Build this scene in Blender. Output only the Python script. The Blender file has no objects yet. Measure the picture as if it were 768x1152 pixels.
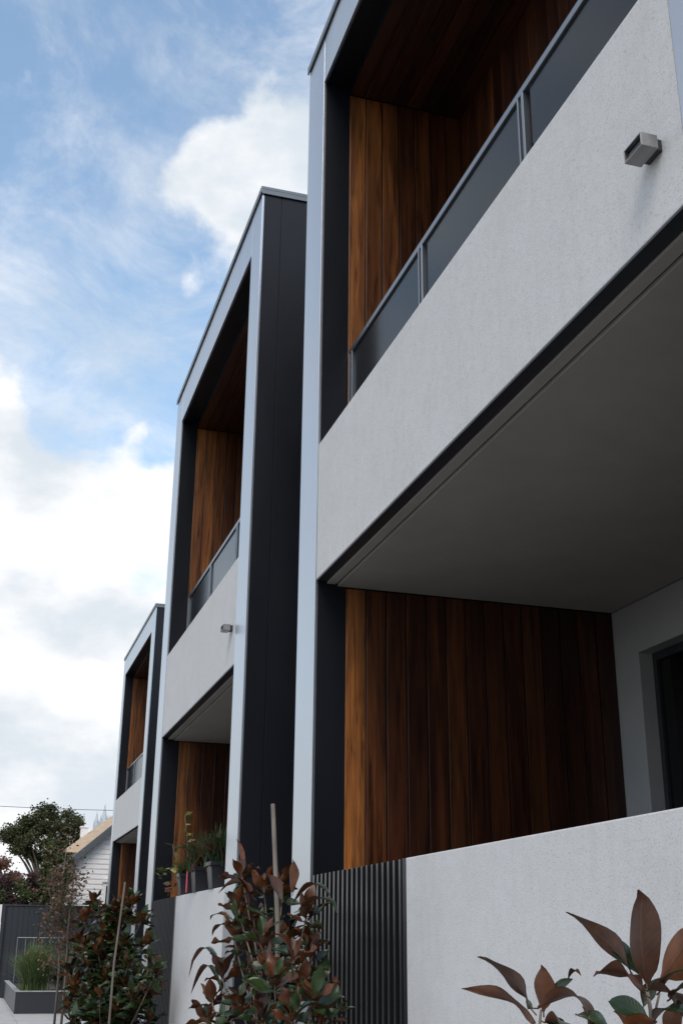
import bpy, bmesh, math, random
import numpy as np
from mathutils import Vector, Matrix
R_ = math.radians
sc = bpy.context.scene
col = sc.collection

# ------------------------------------------------------------------ camera
cam = bpy.data.cameras.new('camera'); cam_o = bpy.data.objects.new('camera', cam); col.objects.link(cam_o)
r = Vector((0.955806, -0.29386, 0.009041)); u = Vector((-0.111375, -0.333457, 0.936163)); f = Vector((0.272087, 0.895797, 0.351449))
m = Matrix(((r.x, u.x, -f.x, 0), (r.y, u.y, -f.y, 0), (r.z, u.z, -f.z, 1.5), (0, 0, 0, 1)))
cam_o.matrix_world = m
cam.sensor_fit = 'VERTICAL'; cam.sensor_height = 36; cam.lens = 36 * 1291.74 / 1152
cam.clip_start = 0.05; cam.clip_end = 5000
sc.camera = cam_o
sc.view_settings.view_transform = 'Standard'; sc.view_settings.look = 'None'
sc.view_settings.gamma = 1; sc.view_settings.use_curve_mapping = False
sc.view_settings.exposure = 0.1

# ------------------------------------------------------------------ sky and sun
SUN_EL, SUN_AZ = 50.0, 205.0            # azimuth clockwise from +Y
W = bpy.data.worlds.new('World'); sc.world = W; W.use_nodes = True
nt = W.node_tree; nt.nodes.clear()
def N(t, **kw):
    n = nt.nodes.new(t)
    for k, v in kw.items():
        if k.startswith('i_'): n.inputs[k[2:]].default_value = v
        else: setattr(n, k, v)
    return n
def LK(a, b): nt.links.new(a, b)
def MA(op, a, b=None, clamp=False):
    n = nt.nodes.new('ShaderNodeMath'); n.operation = op; n.use_clamp = clamp
    for i, x in enumerate((a, b)):
        if x is None: continue
        if hasattr(x, 'links'): LK(x, n.inputs[i])
        else: n.inputs[i].default_value = x
    return n.outputs[0]
sky = N('ShaderNodeTexSky', sky_type='NISHITA'); sky.sun_disc = False
sky.sun_elevation = R_(SUN_EL); sky.sun_rotation = R_(SUN_AZ)
sky.air_density = 1.0; sky.dust_density = 0.6; sky.ozone_density = 2.0
tc = N('ShaderNodeTexCoord'); D = tc.outputs['Generated']
sep = N('ShaderNodeSeparateXYZ'); LK(D, sep.inputs[0])
zz = MA('ADD', MA('MAXIMUM', sep.outputs[2], 0.0), 0.28)
cmb = N('ShaderNodeCombineXYZ'); LK(MA('DIVIDE', sep.outputs[0], zz), cmb.inputs[0]); LK(MA('DIVIDE', sep.outputs[1], zz), cmb.inputs[1])
def noise(scale, detail, rough, off=(0, 0, 0), sx=(1, 1, 1), dist=0.0):
    mp = N('ShaderNodeMapping'); LK(cmb.outputs[0], mp.inputs[0]); mp.inputs['Location'].default_value = off; mp.inputs['Scale'].default_value = sx
    n = N('ShaderNodeTexNoise'); LK(mp.outputs[0], n.inputs['Vector']); n.inputs['Scale'].default_value = scale
    n.inputs['Detail'].default_value = detail; n.inputs['Roughness'].default_value = rough; n.inputs['Distortion'].default_value = dist
    return n.outputs['Fac']
def noise3(scale, detail, rough, off=(0, 0, 0), sx=(1, 1, 1.25), dist=0.0):
    mp = N('ShaderNodeMapping'); LK(D, mp.inputs[0]); mp.inputs['Location'].default_value = off; mp.inputs['Scale'].default_value = sx
    n = N('ShaderNodeTexNoise'); LK(mp.outputs[0], n.inputs['Vector']); n.inputs['Scale'].default_value = scale
    n.inputs['Detail'].default_value = detail; n.inputs['Roughness'].default_value = rough; n.inputs['Distortion'].default_value = dist
    return n.outputs['Fac']
n1 = noise3(9.0, 9, 0.56, (2.1, .6, 0), dist=0.15)
n2 = noise3(5.5, 9, 0.64, (5.3, 3.1, 0), (1, 1, 1.7), dist=0.5)
bias = None
# cumulus masses: direction, angular radius (rad), strength
for d, rad, s in [((0.150, 0.778, 0.613), 0.055, .36), ((0.19, 0.80, 0.60), 0.055, .34), ((0.125, 0.80, 0.59), 0.035, .22), ((0.0, 0.945, 0.33), 0.08, .42), ((0.125, 0.93, 0.35), 0.035, .38),
                  ((-0.04, 0.905, 0.41), 0.045, .28), ((0.118, 0.845, 0.521), 0.018, .20), ((0.095, 0.906, 0.413), 0.016, .26), ((0.08, 0.81, 0.585), 0.02, .14),
                  ((-0.03, 0.96, 0.2), 0.15, .34), ((0.08, 0.97, 0.25), 0.08, .2), ((-0.6, 0.6, 0.5), 0.35, .3), ((-0.5, -0.5, 0.6), 0.4, .3),
                  ((0.025, 0.80, 0.60), 0.06, -.12), ((0.08, 0.88, 0.455), 0.045, -.22), ((0.03, 0.90, 0.42), 0.03, -.10), ((0.10, 0.945, 0.30), 0.03, -.12)]:
    v = Vector(d).normalized()
    dp = N('ShaderNodeVectorMath', operation='DOT_PRODUCT'); LK(D, dp.inputs[0]); dp.inputs[1].default_value = v
    # gaussian exp(-(2-2dot)/rad^2)
    e = MA('MULTIPLY', MA('POWER', math.e, MA('MULTIPLY', MA('SUBTRACT', 1.0, dp.outputs['Value']), -2.0 / rad ** 2)), s)
    bias = e if bias is None else MA('ADD', bias, e)
low = MA('MULTIPLY', MA('POWER', MA('SUBTRACT', 1.0, MA('MAXIMUM', sep.outputs[2], 0.0)), 5.0), 0.35)
cum = MA('ADD', MA('ADD', n1, bias), low)
mr = N('ShaderNodeMapRange', interpolation_type='SMOOTHSTEP'); LK(cum, mr.inputs[0]); mr.inputs[1].default_value = .57; mr.inputs[2].default_value = .80
wisp = N('ShaderNodeMapRange', interpolation_type='SMOOTHSTEP'); LK(MA('ADD', n2, low), wisp.inputs[0]); wisp.inputs[1].default_value = .36; wisp.inputs[2].default_value = .74
wisp.inputs[4].default_value = .70
mask = MA('MAXIMUM', mr.outputs[0], wisp.outputs[0], clamp=True)
shade = N('ShaderNodeMapRange', interpolation_type='SMOOTHSTEP'); LK(noise3(6.0, 7, 0.55, (8.8, 1.7, 0), (1, 1, 1.8)), shade.inputs[0]); shade.inputs[1].default_value = .36; shade.inputs[2].default_value = .60
ccol = N('ShaderNodeMix', data_type='RGBA'); LK(shade.outputs[0], ccol.inputs['Factor'])
ccol.inputs['A'].default_value = (4.9, 5.35, 5.8, 1); ccol.inputs['B'].default_value = (7.1, 7.1, 7.2, 1)
skym = N('ShaderNodeMix', data_type='RGBA', blend_type='MULTIPLY'); skym.inputs['Factor'].default_value = 1
LK(sky.outputs[0], skym.inputs['A']); skym.inputs['B'].default_value = (2.15, 2.05, 1.75, 1)
mix = N('ShaderNodeMix', data_type='RGBA'); LK(mask, mix.inputs['Factor']); LK(skym.outputs['Result'], mix.inputs['A']); LK(ccol.outputs['Result'], mix.inputs['B'])
bg = N('ShaderNodeBackground'); bg.inputs['Strength'].default_value = 0.14; LK(mix.outputs['Result'], bg.inputs['Color'])
wo = N('ShaderNodeOutputWorld'); LK(bg.outputs[0], wo.inputs[0])
sun = bpy.data.lights.new('sun', 'SUN'); sun.energy = 1.6; sun.angle = R_(28); sun.color = (1, .95, .88)
sun_o = bpy.data.objects.new('sun', sun); col.objects.link(sun_o)
sd = Vector((math.sin(R_(SUN_AZ)) * math.cos(R_(SUN_EL)), math.cos(R_(SUN_AZ)) * math.cos(R_(SUN_EL)), math.sin(R_(SUN_EL))))
sun_o.rotation_euler = sd.to_track_quat('Z', 'Y').to_euler()

# ------------------------------------------------------------------ materials
def mat(name, color, rough=.6, metal=0, build=None, spec=.5):
    M = bpy.data.materials.new(name); M.use_nodes = True; t = M.node_tree; b = t.nodes['Principled BSDF']
    b.inputs['Base Color'].default_value = (*color, 1); b.inputs['Roughness'].default_value = rough; b.inputs['Metallic'].default_value = metal
    b.inputs['Specular IOR Level'].default_value = spec
    if build: build(t, b)
    return M
def nd(t, typ, **kw):
    n = t.nodes.new(typ)
    for k, v in kw.items(): setattr(n, k, v)
    return n
def ramp(t, stops):
    n = t.nodes.new('ShaderNodeValToRGB'); e = n.color_ramp.elements
    while len(e) < len(stops): e.new(.5)
    for i, (p, c) in enumerate(stops): e[i].position = p; e[i].color = (*c, 1)
    return n
def vary(scale, c1, c2, bump=0, bscale=200, sx=(1, 1, 1), detail=6, rlo=None, rhi=None, lo=.3, hi=.7, bdist=.002):
    def b_(t, b):
        tc = nd(t, 'ShaderNodeTexCoord'); mp = nd(t, 'ShaderNodeMapping'); t.links.new(tc.outputs['Object'], mp.inputs[0]); mp.inputs['Scale'].default_value = sx
        n = nd(t, 'ShaderNodeTexNoise'); n.inputs['Scale'].default_value = scale; n.inputs['Detail'].default_value = detail; n.inputs['Roughness'].default_value = .6
        t.links.new(mp.outputs[0], n.inputs['Vector'])
        rp = ramp(t, [(lo, c1), (hi, c2)]); t.links.new(n.outputs['Fac'], rp.inputs[0]); t.links.new(rp.outputs[0], b.inputs['Base Color'])
        if rlo is not None:
            mr = nd(t, 'ShaderNodeMapRange'); t.links.new(n.outputs['Fac'], mr.inputs[0]); mr.inputs[1].default_value = .3; mr.inputs[2].default_value = .7
            mr.inputs[3].default_value = rlo; mr.inputs[4].default_value = rhi; t.links.new(mr.outputs[0], b.inputs['Roughness'])
        if bump:
            n2 = nd(t, 'ShaderNodeTexNoise'); n2.inputs['Scale'].default_value = bscale; n2.inputs['Detail'].default_value = 3; t.links.new(tc.outputs['Object'], n2.inputs['Vector'])
            bp = nd(t, 'ShaderNodeBump'); bp.inputs['Strength'].default_value = bump; bp.inputs['Distance'].default_value = bdist
            t.links.new(n2.outputs['Fac'], bp.inputs['Height']); t.links.new(bp.outputs[0], b.inputs['Normal'])
    return b_
def stucco_build(t, b):
    tc = nd(t, 'ShaderNodeTexCoord')
    def nz(s, d, r=.6, sx=None):
        n = nd(t, 'ShaderNodeTexNoise'); n.inputs['Scale'].default_value = s; n.inputs['Detail'].default_value = d; n.inputs['Roughness'].default_value = r
        if sx:
            mp = nd(t, 'ShaderNodeMapping'); mp.inputs['Scale'].default_value = sx; t.links.new(tc.outputs['Object'], mp.inputs[0]); t.links.new(mp.outputs[0], n.inputs['Vector'])
        else: t.links.new(tc.outputs['Object'], n.inputs['Vector'])
        return n.outputs['Fac']
    a, c, g, s = nz(2.2, 5), nz(14, 5), nz(120, 4, .7), nz(3.0, 5, .6, (1, 5, .5))
    rp = ramp(t, [(.28, (.615, .585, .57)), (.5, (.65, .62, .605)), (.75, (.675, .645, .63))]); t.links.new(a, rp.inputs[0])
    m1 = nd(t, 'ShaderNodeMix', data_type='RGBA', blend_type='MULTIPLY'); m1.inputs['Factor'].default_value = 1; t.links.new(rp.outputs[0], m1.inputs['A'])
    r2 = ramp(t, [(.3, (.95, .95, .95)), (.6, (1, 1, 1))]); t.links.new(c, r2.inputs[0]); t.links.new(r2.outputs[0], m1.inputs['B'])
    m2 = nd(t, 'ShaderNodeMix', data_type='RGBA', blend_type='MULTIPLY'); m2.inputs['Factor'].default_value = 1; t.links.new(m1.outputs['Result'], m2.inputs['A'])
    r3 = ramp(t, [(.33, (.66, .66, .66)), (.45, (1, 1, 1))]); t.links.new(g, r3.inputs[0]); t.links.new(r3.outputs[0], m2.inputs['B'])
    m3 = nd(t, 'ShaderNodeMix', data_type='RGBA', blend_type='MULTIPLY'); m3.inputs['Factor'].default_value = .3; t.links.new(m2.outputs['Result'], m3.inputs['A'])
    r4 = ramp(t, [(.28, (.84, .85, .83)), (.5, (1, 1, 1))]); t.links.new(s, r4.inputs[0]); t.links.new(r4.outputs[0], m3.inputs['B'])
    t.links.new(m3.outputs['Result'], b.inputs['Base Color'])
    bp = nd(t, 'ShaderNodeBump'); bp.inputs['Strength'].default_value = .55; bp.inputs['Distance'].default_value = .003
    t.links.new(nz(130, 4, .7), bp.inputs['Height'])
    bp2 = nd(t, 'ShaderNodeBump'); bp2.inputs['Strength'].default_value = .12; bp2.inputs['Distance'].default_value = .012
    t.links.new(nz(7, 3), bp2.inputs['Height']); t.links.new(bp.outputs[0], bp2.inputs['Normal']); t.links.new(bp2.outputs[0], b.inputs['Normal'])
def timber_build(axis):
    def b_(t, b):
        geo = nd(t, 'ShaderNodeNewGeometry'); tc = nd(t, 'ShaderNodeTexCoord')
        rnd = geo.outputs['Random Per Island']; ton = nd(t, 'ShaderNodeAttribute', attribute_name='leaf_uv'); sep_ = nd(t, 'ShaderNodeSeparateXYZ'); t.links.new(ton.outputs['Vector'], sep_.inputs[0])
        mp = nd(t, 'ShaderNodeMapping'); sx = [1, 1, 1]; sx[axis] = .055; mp.inputs['Scale'].default_value = sx; t.links.new(tc.outputs['Object'], mp.inputs[0])
        ad = nd(t, 'ShaderNodeVectorMath', operation='ADD'); t.links.new(mp.outputs[0], ad.inputs[0])
        cx = nd(t, 'ShaderNodeCombineXYZ'); mu = nd(t, 'ShaderNodeMath', operation='MULTIPLY'); t.links.new(rnd, mu.inputs[0]); mu.inputs[1].default_value = 37
        for i in range(3): t.links.new(mu.outputs[0], cx.inputs[i])
        t.links.new(cx.outputs[0], ad.inputs[1])
        n = nd(t, 'ShaderNodeTexNoise'); n.inputs['Scale'].default_value = 38; n.inputs['Detail'].default_value = 7; n.inputs['Roughness'].default_value = .65; n.inputs['Distortion'].default_value = .6
        t.links.new(ad.outputs[0], n.inputs['Vector'])
        n2 = nd(t, 'ShaderNodeTexNoise'); n2.inputs['Scale'].default_value = 7; n2.inputs['Detail'].default_value = 4; n2.inputs['Distortion'].default_value = 1.2; t.links.new(ad.outputs[0], n2.inputs['Vector'])
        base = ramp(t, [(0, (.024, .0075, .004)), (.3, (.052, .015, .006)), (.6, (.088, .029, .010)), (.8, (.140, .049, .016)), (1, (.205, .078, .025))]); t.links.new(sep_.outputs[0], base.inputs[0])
        g = ramp(t, [(.34, (.28, .24, .22)), (.47, (.9, .88, .85)), (.54, (1, 1, 1)), (.68, (1.6, 1.5, 1.3))]); t.links.new(n.outputs['Fac'], g.inputs[0])
        g2 = ramp(t, [(.3, (.42, .34, .30)), (.5, (1, 1, 1)), (.68, (1.7, 1.6, 1.35))]); t.links.new(n2.outputs['Fac'], g2.inputs[0])
        m1 = nd(t, 'ShaderNodeMix', data_type='RGBA', blend_type='MULTIPLY'); m1.inputs['Factor'].default_value = 1; t.links.new(base.outputs[0], m1.inputs['A']); t.links.new(g.outputs[0], m1.inputs['B'])
        m2 = nd(t, 'ShaderNodeMix', data_type='RGBA', blend_type='MULTIPLY'); m2.inputs['Factor'].default_value = 1; t.links.new(m1.outputs['Result'], m2.inputs['A']); t.links.new(g2.outputs[0], m2.inputs['B'])
        t.links.new(m2.outputs['Result'], b.inputs['Base Color'])
        bp = nd(t, 'ShaderNodeBump'); bp.inputs['Strength'].default_value = .25; bp.inputs['Distance'].default_value = .001; t.links.new(n.outputs['Fac'], bp.inputs['Height']); t.links.new(bp.outputs[0], b.inputs['Normal'])
    return b_
M = {}
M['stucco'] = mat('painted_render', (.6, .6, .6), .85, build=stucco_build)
M['soffit'] = mat('soffit_paint', (.34, .32, .29), .8, build=vary(3, (.32, .30, .27), (.36, .34, .31), .15, 150))
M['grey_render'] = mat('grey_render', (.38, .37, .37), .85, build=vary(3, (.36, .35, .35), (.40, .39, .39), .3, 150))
M['black'] = mat('black_cladding', (.006, .007, .011), .40, .0, spec=.26, build=vary(1.3, (.005, .0058, .009), (.0078, .0086, .013), .03, 6, (1, 1, .3), rlo=.33, rhi=.45, bdist=.004))
M['silver'] = mat('silver_aluminium', (.46, .48, .52), .3, .9, build=vary(1.2, (.41, .43, .47), (.50, .52, .56), .03, 1.2, (1, 1, .2), rlo=.28, rhi=.38, bdist=.003))
M['cap'] = mat('grey_capping', (.16, .17, .18), .4, .7)
M['darkmetal'] = mat('charcoal_metal', (.035, .037, .045), .42, .3, build=vary(30, (.03, .032, .039), (.042, .044, .052), .05, 90))
M['slat'] = mat('slat_metal', (.010, .010, .013), .28, 0, spec=.55)
M['slat_matt'] = mat('slat_metal_matt', (.008, .008, .011), .6, 0, spec=.15)
M['rail'] = mat('rail_metal', (.20, .22, .25), .35, .8)
M['steel'] = mat('brushed_steel', (.30, .29, .28), .4, .9, build=vary(20, (.22, .215, .205), (.36, .35, .34), sx=(1, .05, 1)))
M['glass'] = mat('smoked_glass', (.030, .031, .036), .12, 0, spec=.16, build=vary(160, (.010, .011, .013), (.026, .026, .03), detail=3, lo=.45, hi=.8, rlo=.1, rhi=.25))
M['win'] = mat('window_glass', (.004, .004, .005), .04)
M['timber_v'] = mat('timber_boards', (.2, .08, .03), .33, build=timber_build(2))
M['timber_h'] = mat('timber_ceiling', (.2, .08, .03), .42, build=timber_build(1))
M['white_board'] = mat('white_paint', (.80, .75, .73), .7, build=vary(5, (.75, .70, .68), (.82, .77, .75), sx=(1, 1, 4)))
M['tan_roof'] = mat('tan_roofing', (.45, .32, .20), .8, build=vary(4, (.40, .27, .17), (.50, .37, .24), .3, 12, bdist=.03))
M['slate'] = mat('slate_roof', (.10, .10, .11), .7)
M['stone'] = mat('hazed_stone', (.50, .52, .55), .9, build=vary(.8, (.42, .45, .49), (.56, .58, .60), .4, 2, bdist=.2))  # stone colour lightened and cooled to paint in the distance haze
M['bark'] = mat('bark', (.16, .12, .09), .9, build=vary(12, (.10, .075, .055), (.24, .19, .15), .5, 40, (1, 1, .2)))
M['stake'] = mat('weathered_stake', (.30, .25, .20), .85, build=vary(20, (.09, .07, .055), (.20, .17, .145), .3, 60, (1, 1, .08)))
M['pot'] = mat('black_pot', (.014, .015, .02), .4)
M['tag'] = mat('red_tag', (.70, .03, .10), .5)
M['cable'] = mat('cable', (.03, .03, .03), .6)
M['soil'] = mat('soil', (.05, .035, .025), .95, build=vary(30, (.025, .018, .013), (.09, .065, .045), .8, 60, bdist=.02))
M['path'] = mat('concrete', (.45, .43, .41), .85, build=vary(2, (.38, .365, .35), (.50, .48, .46), .3, 80))
M['asphalt'] = mat('asphalt', (.05, .05, .05), .9, build=vary(60, (.035, .035, .037), (.075, .075, .076), .5, 150))
M['kerb'] = mat('kerb_stone', (.30, .29, .28), .85, build=vary(10, (.24, .235, .225), (.36, .35, .34), .3, 80))
M['ground'] = mat('ground', (.10, .10, .07), .95, build=vary(.5, (.06, .075, .035), (.13, .12, .085)))
def leafmat(name, lo, hi, rough=.35, vein=True, spec=.5):
    def b_(t, b):
        geo = nd(t, 'ShaderNodeNewGeometry'); rp = ramp(t, [(0, lo), (.5, tuple((x + y) / 2 for x, y in zip(lo, hi))), (1, hi)]); t.links.new(geo.outputs['Random Per Island'], rp.inputs[0])
        tc = nd(t, 'ShaderNodeTexCoord'); n = nd(t, 'ShaderNodeTexNoise'); n.inputs['Scale'].default_value = 35; n.inputs['Detail'].default_value = 5; t.links.new(tc.outputs['Object'], n.inputs['Vector'])
        g = ramp(t, [(.3, (.72, .70, .68)), (.7, (1.2, 1.18, 1.15))]); t.links.new(n.outputs['Fac'], g.inputs[0])
        m1 = nd(t, 'ShaderNodeMix', data_type='RGBA', blend_type='MULTIPLY'); m1.inputs['Factor'].default_value = 1; t.links.new(rp.outputs[0], m1.inputs['A']); t.links.new(g.outputs[0], m1.inputs['B'])
        res = m1.outputs['Result']
        if vein:
            at = nd(t, 'ShaderNodeAttribute', attribute_name='leaf_uv'); sp = nd(t, 'ShaderNodeSeparateXYZ'); t.links.new(at.outputs['Vector'], sp.inputs[0])
            ab = nd(t, 'ShaderNodeMath', operation='ABSOLUTE'); t.links.new(sp.outputs[0], ab.inputs[0])
            # side veins: s*9 - |t|*2.2
            a1 = nd(t, 'ShaderNodeMath', operation='MULTIPLY'); t.links.new(ab.outputs[0], a1.inputs[0]); a1.inputs[1].default_value = -2.4
            a2 = nd(t, 'ShaderNodeMath', operation='MULTIPLY_ADD'); t.links.new(sp.outputs[1], a2.inputs[0]); a2.inputs[1].default_value = 11; t.links.new(a1.outputs[0], a2.inputs[2])
            fr = nd(t, 'ShaderNodeMath', operation='PINGPONG'); t.links.new(a2.outputs[0], fr.inputs[0]); fr.inputs[1].default_value = .5
            v1 = nd(t, 'ShaderNodeMapRange'); t.links.new(fr.outputs[0], v1.inputs[0]); v1.inputs[1].default_value = 0; v1.inputs[2].default_value = .12; v1.inputs[3].default_value = .5; v1.inputs[4].default_value = 0
            v2 = nd(t, 'ShaderNodeMapRange'); t.links.new(ab.outputs[0], v2.inputs[0]); v2.inputs[1].default_value = .03; v2.inputs[2].default_value = .09; v2.inputs[3].default_value = 1; v2.inputs[4].default_value = 0
            mx = nd(t, 'ShaderNodeMath', operation='MAXIMUM'); t.links.new(v1.outputs[0], mx.inputs[0]); t.links.new(v2.outputs[0], mx.inputs[1])
            m2 = nd(t, 'ShaderNodeMix', data_type='RGBA', blend_type='MIX'); sc_ = nd(t, 'ShaderNodeMath', operation='MULTIPLY'); t.links.new(mx.outputs[0], sc_.inputs[0]); sc_.inputs[1].default_value = .45
            t.links.new(sc_.outputs[0], m2.inputs['Factor']); t.links.new(res, m2.inputs['A']); m2.inputs['B'].default_value = (*[min(1, x * .45 + .02) for x in hi], 1)
            res = m2.outputs['Result']
            bp = nd(t, 'ShaderNodeBump'); bp.inputs['Strength'].default_value = .4; bp.inputs['Distance'].default_value = .001; t.links.new(mx.outputs[0], bp.inputs['Height']); t.links.new(bp.outputs[0], b.inputs['Normal'])
        t.links.new(res, b.inputs['Base Color'])
        tr = nd(t, 'ShaderNodeBsdfTranslucent'); t.links.new(res, tr.inputs['Color']); mx_ = nd(t, 'ShaderNodeMixShader'); mx_.inputs[0].default_value = .30 if vein else .35
        t.links.new(b.outputs[0], mx_.inputs[1]); t.links.new(tr.outputs[0], mx_.inputs[2]); t.links.new(mx_.outputs[0], t.nodes['Material Output'].inputs['Surface'])
    return mat(name, hi, rough, build=b_, spec=spec)
M['mag_top'] = leafmat('magnolia_leaf_top', (.014, .032, .010), (.045, .080, .024), .25)
M['mag_bot'] = leafmat('magnolia_leaf_underside', (.045, .016, .007), (.24, .078, .024), .5)
M['mag_young'] = leafmat('magnolia_leaf_new', (.06, .02, .010), (.15, .048, .018), .4)
M['tree_leaf'] = leafmat('tree_leaves', (.030, .045, .015), (.12, .115, .045), .6, False)
M['autumn'] = leafmat('autumn_leaves', (.08, .06, .02), (.26, .10, .06), .6, False)
M['purple'] = leafmat('purple_leaves', (.05, .025, .03), (.13, .07, .065), .6, False)
M['green_leaf'] = leafmat('green_leaves', (.03, .05, .015), (.10, .12, .03), .6, False)
M['pink_leaf'] = leafmat('dusty_leaves', (.16, .10, .09), (.30, .20, .17), .7, False)
M['grass'] = leafmat('grass_blades', (.06, .12, .04), (.22, .32, .13), .5, False)
M['dry_grass'] = leafmat('dry_blades', (.13, .11, .04), (.24, .16, .07), .6, False)
M['dark_strap'] = leafmat('dark_strap_leaves', (.014, .032, .012), (.06, .10, .035), .45, False)
M['red_tip'] = leafmat('red_leaves', (.12, .02, .02), (.25, .05, .04), .5, False)
M['yellow_leaf'] = leafmat('yellow_green_leaves', (.22, .25, .06), (.42, .42, .15), .5, False)

# ------------------------------------------------------------------ helpers
class MB:
    def __init__(s): s.v = []; s.f = []; s.mi = []; s.uv = []
    tone = None
    def add(s, vs, fs, mi=0, uv=None):
        if s.tone is not None and uv is None: uv = [(s.tone, 0, 0)] * len(vs)
        o = len(s.v); s.v += [tuple(x) for x in vs]; s.f += [tuple(i + o for i in fc) for fc in fs]; s.mi += [mi] * len(fs)
        s.uv += list(uv) if uv else [(0, 0, 0)] * len(vs)
    def box(s, x0, x1, y0, y1, z0, z1, c=0.0, mi=0):
        x0, x1 = sorted((x0, x1)); y0, y1 = sorted((y0, y1)); z0, z1 = sorted((z0, z1))
        if not c:
            vs = [(x, y, z) for x in (x0, x1) for y in (y0, y1) for z in (z0, z1)]
            s.add(vs, [(0, 1, 3, 2), (4, 6, 7, 5), (0, 4, 5, 1), (2, 3, 7, 6), (0, 2, 6, 4), (1, 5, 7, 3)], mi); return s
        b = bmesh.new(); bmesh.ops.create_cube(b, size=1)
        for v in b.verts: v.co = Vector(((x0 + x1) / 2 + v.co.x * (x1 - x0), (y0 + y1) / 2 + v.co.y * (y1 - y0), (z0 + z1) / 2 + v.co.z * (z1 - z0)))
        bmesh.ops.bevel(b, geom=b.edges[:], offset=c, segments=2, affect='EDGES', profile=.6)
        b.verts.ensure_lookup_table()
        s.add([v.co[:] for v in b.verts], [[v.index for v in fc.verts] for fc in b.faces], mi); b.free(); return s
    def tube(s, pts, rads, n=8, mi=0):
        pts = [Vector(p) for p in pts]; vs = []; fs = []
        if not hasattr(rads, '__len__'): rads = [rads] * len(pts)
        up = Vector((.13, .99, .07))
        for i, p in enumerate(pts):
            d = (pts[min(i + 1, len(pts) - 1)] - pts[max(i - 1, 0)]).normalized()
            a = d.cross(up if abs(d.dot(up.normalized())) < .9 else Vector((1, 0, 0))).normalized(); b = d.cross(a)
            for k in range(n):
                t = 2 * math.pi * k / n; vs.append(p + (a * math.cos(t) + b * math.sin(t)) * rads[i])
        for i in range(len(pts) - 1):
            for k in range(n): fs.append((i * n + k, i * n + (k + 1) % n, (i + 1) * n + (k + 1) % n, (i + 1) * n + k))
        fs.append(tuple(range(n))[::-1]); fs.append(tuple((len(pts) - 1) * n + k for k in range(n)))
        s.add(vs, fs, mi); return s
    def build(s, name, mats, parent=None, origin=None, smooth=False):
        o0 = Vector(origin) if origin else (parent_origin(parent) if parent else Vector((0, 0, 0)))
        me = bpy.data.meshes.new(name)
        me.from_pydata([(a - o0.x, b - o0.y, c - o0.z) for a, b, c in s.v], [], s.f)
        if not isinstance(mats, (list, tuple)): mats = [mats]
        for m_ in mats: me.materials.append(m_)
        me.polygons.foreach_set('material_index', s.mi)
        if any(x != (0, 0, 0) for x in s.uv[:50]):
            a = me.attributes.new('leaf_uv', 'FLOAT_VECTOR', 'POINT'); a.data.foreach_set('vector', np.array(s.uv, dtype=np.float32).ravel())
        if smooth: me.polygons.foreach_set('use_smooth', [True] * len(me.polygons))
        me.update()
        bm = bmesh.new(); bm.from_mesh(me); 
        if not smooth: bmesh.ops.recalc_face_normals(bm, faces=bm.faces)
        bm.to_mesh(me); bm.free()
        o = bpy.data.objects.new(name, me); col.objects.link(o)
        if parent: o.parent = parent; o['_o'] = list(o0)
        else: o.location = o0; o['_o'] = list(o0)
        return o
def parent_origin(p): return Vector(p['_o'])
def empty(name, loc):
    o = bpy.data.objects.new(name, None); o.location = loc; o.empty_display_size = .2; o['_o'] = list(loc); col.objects.link(o); return o
def tag(o, label=None, cat=None, group=None, kind=None):
    if label: o['label'] = label
    if cat: o['category'] = cat
    if group: o['group'] = group
    if kind: o['kind'] = kind
    return o
def mirror_children(src, dst):
    for ch in [c for c in bpy.data.objects if c.parent == src]:
        c = ch.copy(); col.objects.link(c); c.parent = dst; mirror_children(ch, c)

# ------------------------------------------------------------------ ground
g = MB(); g.add([(-900, -400, -.012), (900, -400, -.012), (900, 2500, -.012), (-900, 2500, -.012)], [(0, 1, 2, 3)])
tag(g.build('ground', M['ground']), kind='structure')
rd = MB(); rd.add([(-9, -60, -.006), (-2.0, -60, -.006), (-2.0, 120, -.006), (-9, 120, -.006)], [(0, 1, 2, 3)]); tag(rd.build('road', M['asphalt']), kind='structure')
pv = MB()
for k in range(60):
    y = -20 + k * 1.5; pv.box(-1.85, 1.15, y + .004, y + 1.496, -.1, .0, .004)
tag(pv.build('footpath', M['path']), kind='structure')
kb = MB(); kb.box(-2.0, -1.855, -60, 120, -.12, .01, .01); tag(kb.build('kerb', M['kerb']), kind='structure')
gb = MB(); gb.box(1.155, 2.0, -6, 24, -.1, -.004); tag(gb.build('garden_bed', M['soil']), kind='structure')
pa = MB(); pa.add([(1.155, 24.01, -.003), (7, 24.01, -.003), (7, 35.4, -.003), (1.155, 35.4, -.003)], [(0, 1, 2, 3)]); tag(pa.build('path', M['path']), kind='structure')

# ------------------------------------------------------------------ townhouses
ZT, ZB, BT, BB = 8.49, 8.0, 4.80, 3.80
TONES = [.97, .52, .32, .28, .30, .52, .26, .32, .22, .50, .12, .10, .26, .30, .2]  # board tones, with light fading into the recess painted in: front board brightest
TONES_UP = [.90, .82, .74, .42, .52, .30, .45, .2]  # balcony boards, front ones painted lighter where more daylight reaches
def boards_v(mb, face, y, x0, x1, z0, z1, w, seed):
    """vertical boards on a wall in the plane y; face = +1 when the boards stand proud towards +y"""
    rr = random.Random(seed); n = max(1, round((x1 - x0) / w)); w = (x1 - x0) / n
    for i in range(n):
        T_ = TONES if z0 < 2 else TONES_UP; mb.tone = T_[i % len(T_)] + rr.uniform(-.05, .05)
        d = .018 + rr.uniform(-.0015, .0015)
        mb.box(x0 + i * w + .0035, x0 + (i + 1) * w - .0035, y, y + face * d, z0, z1, .004)
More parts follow.
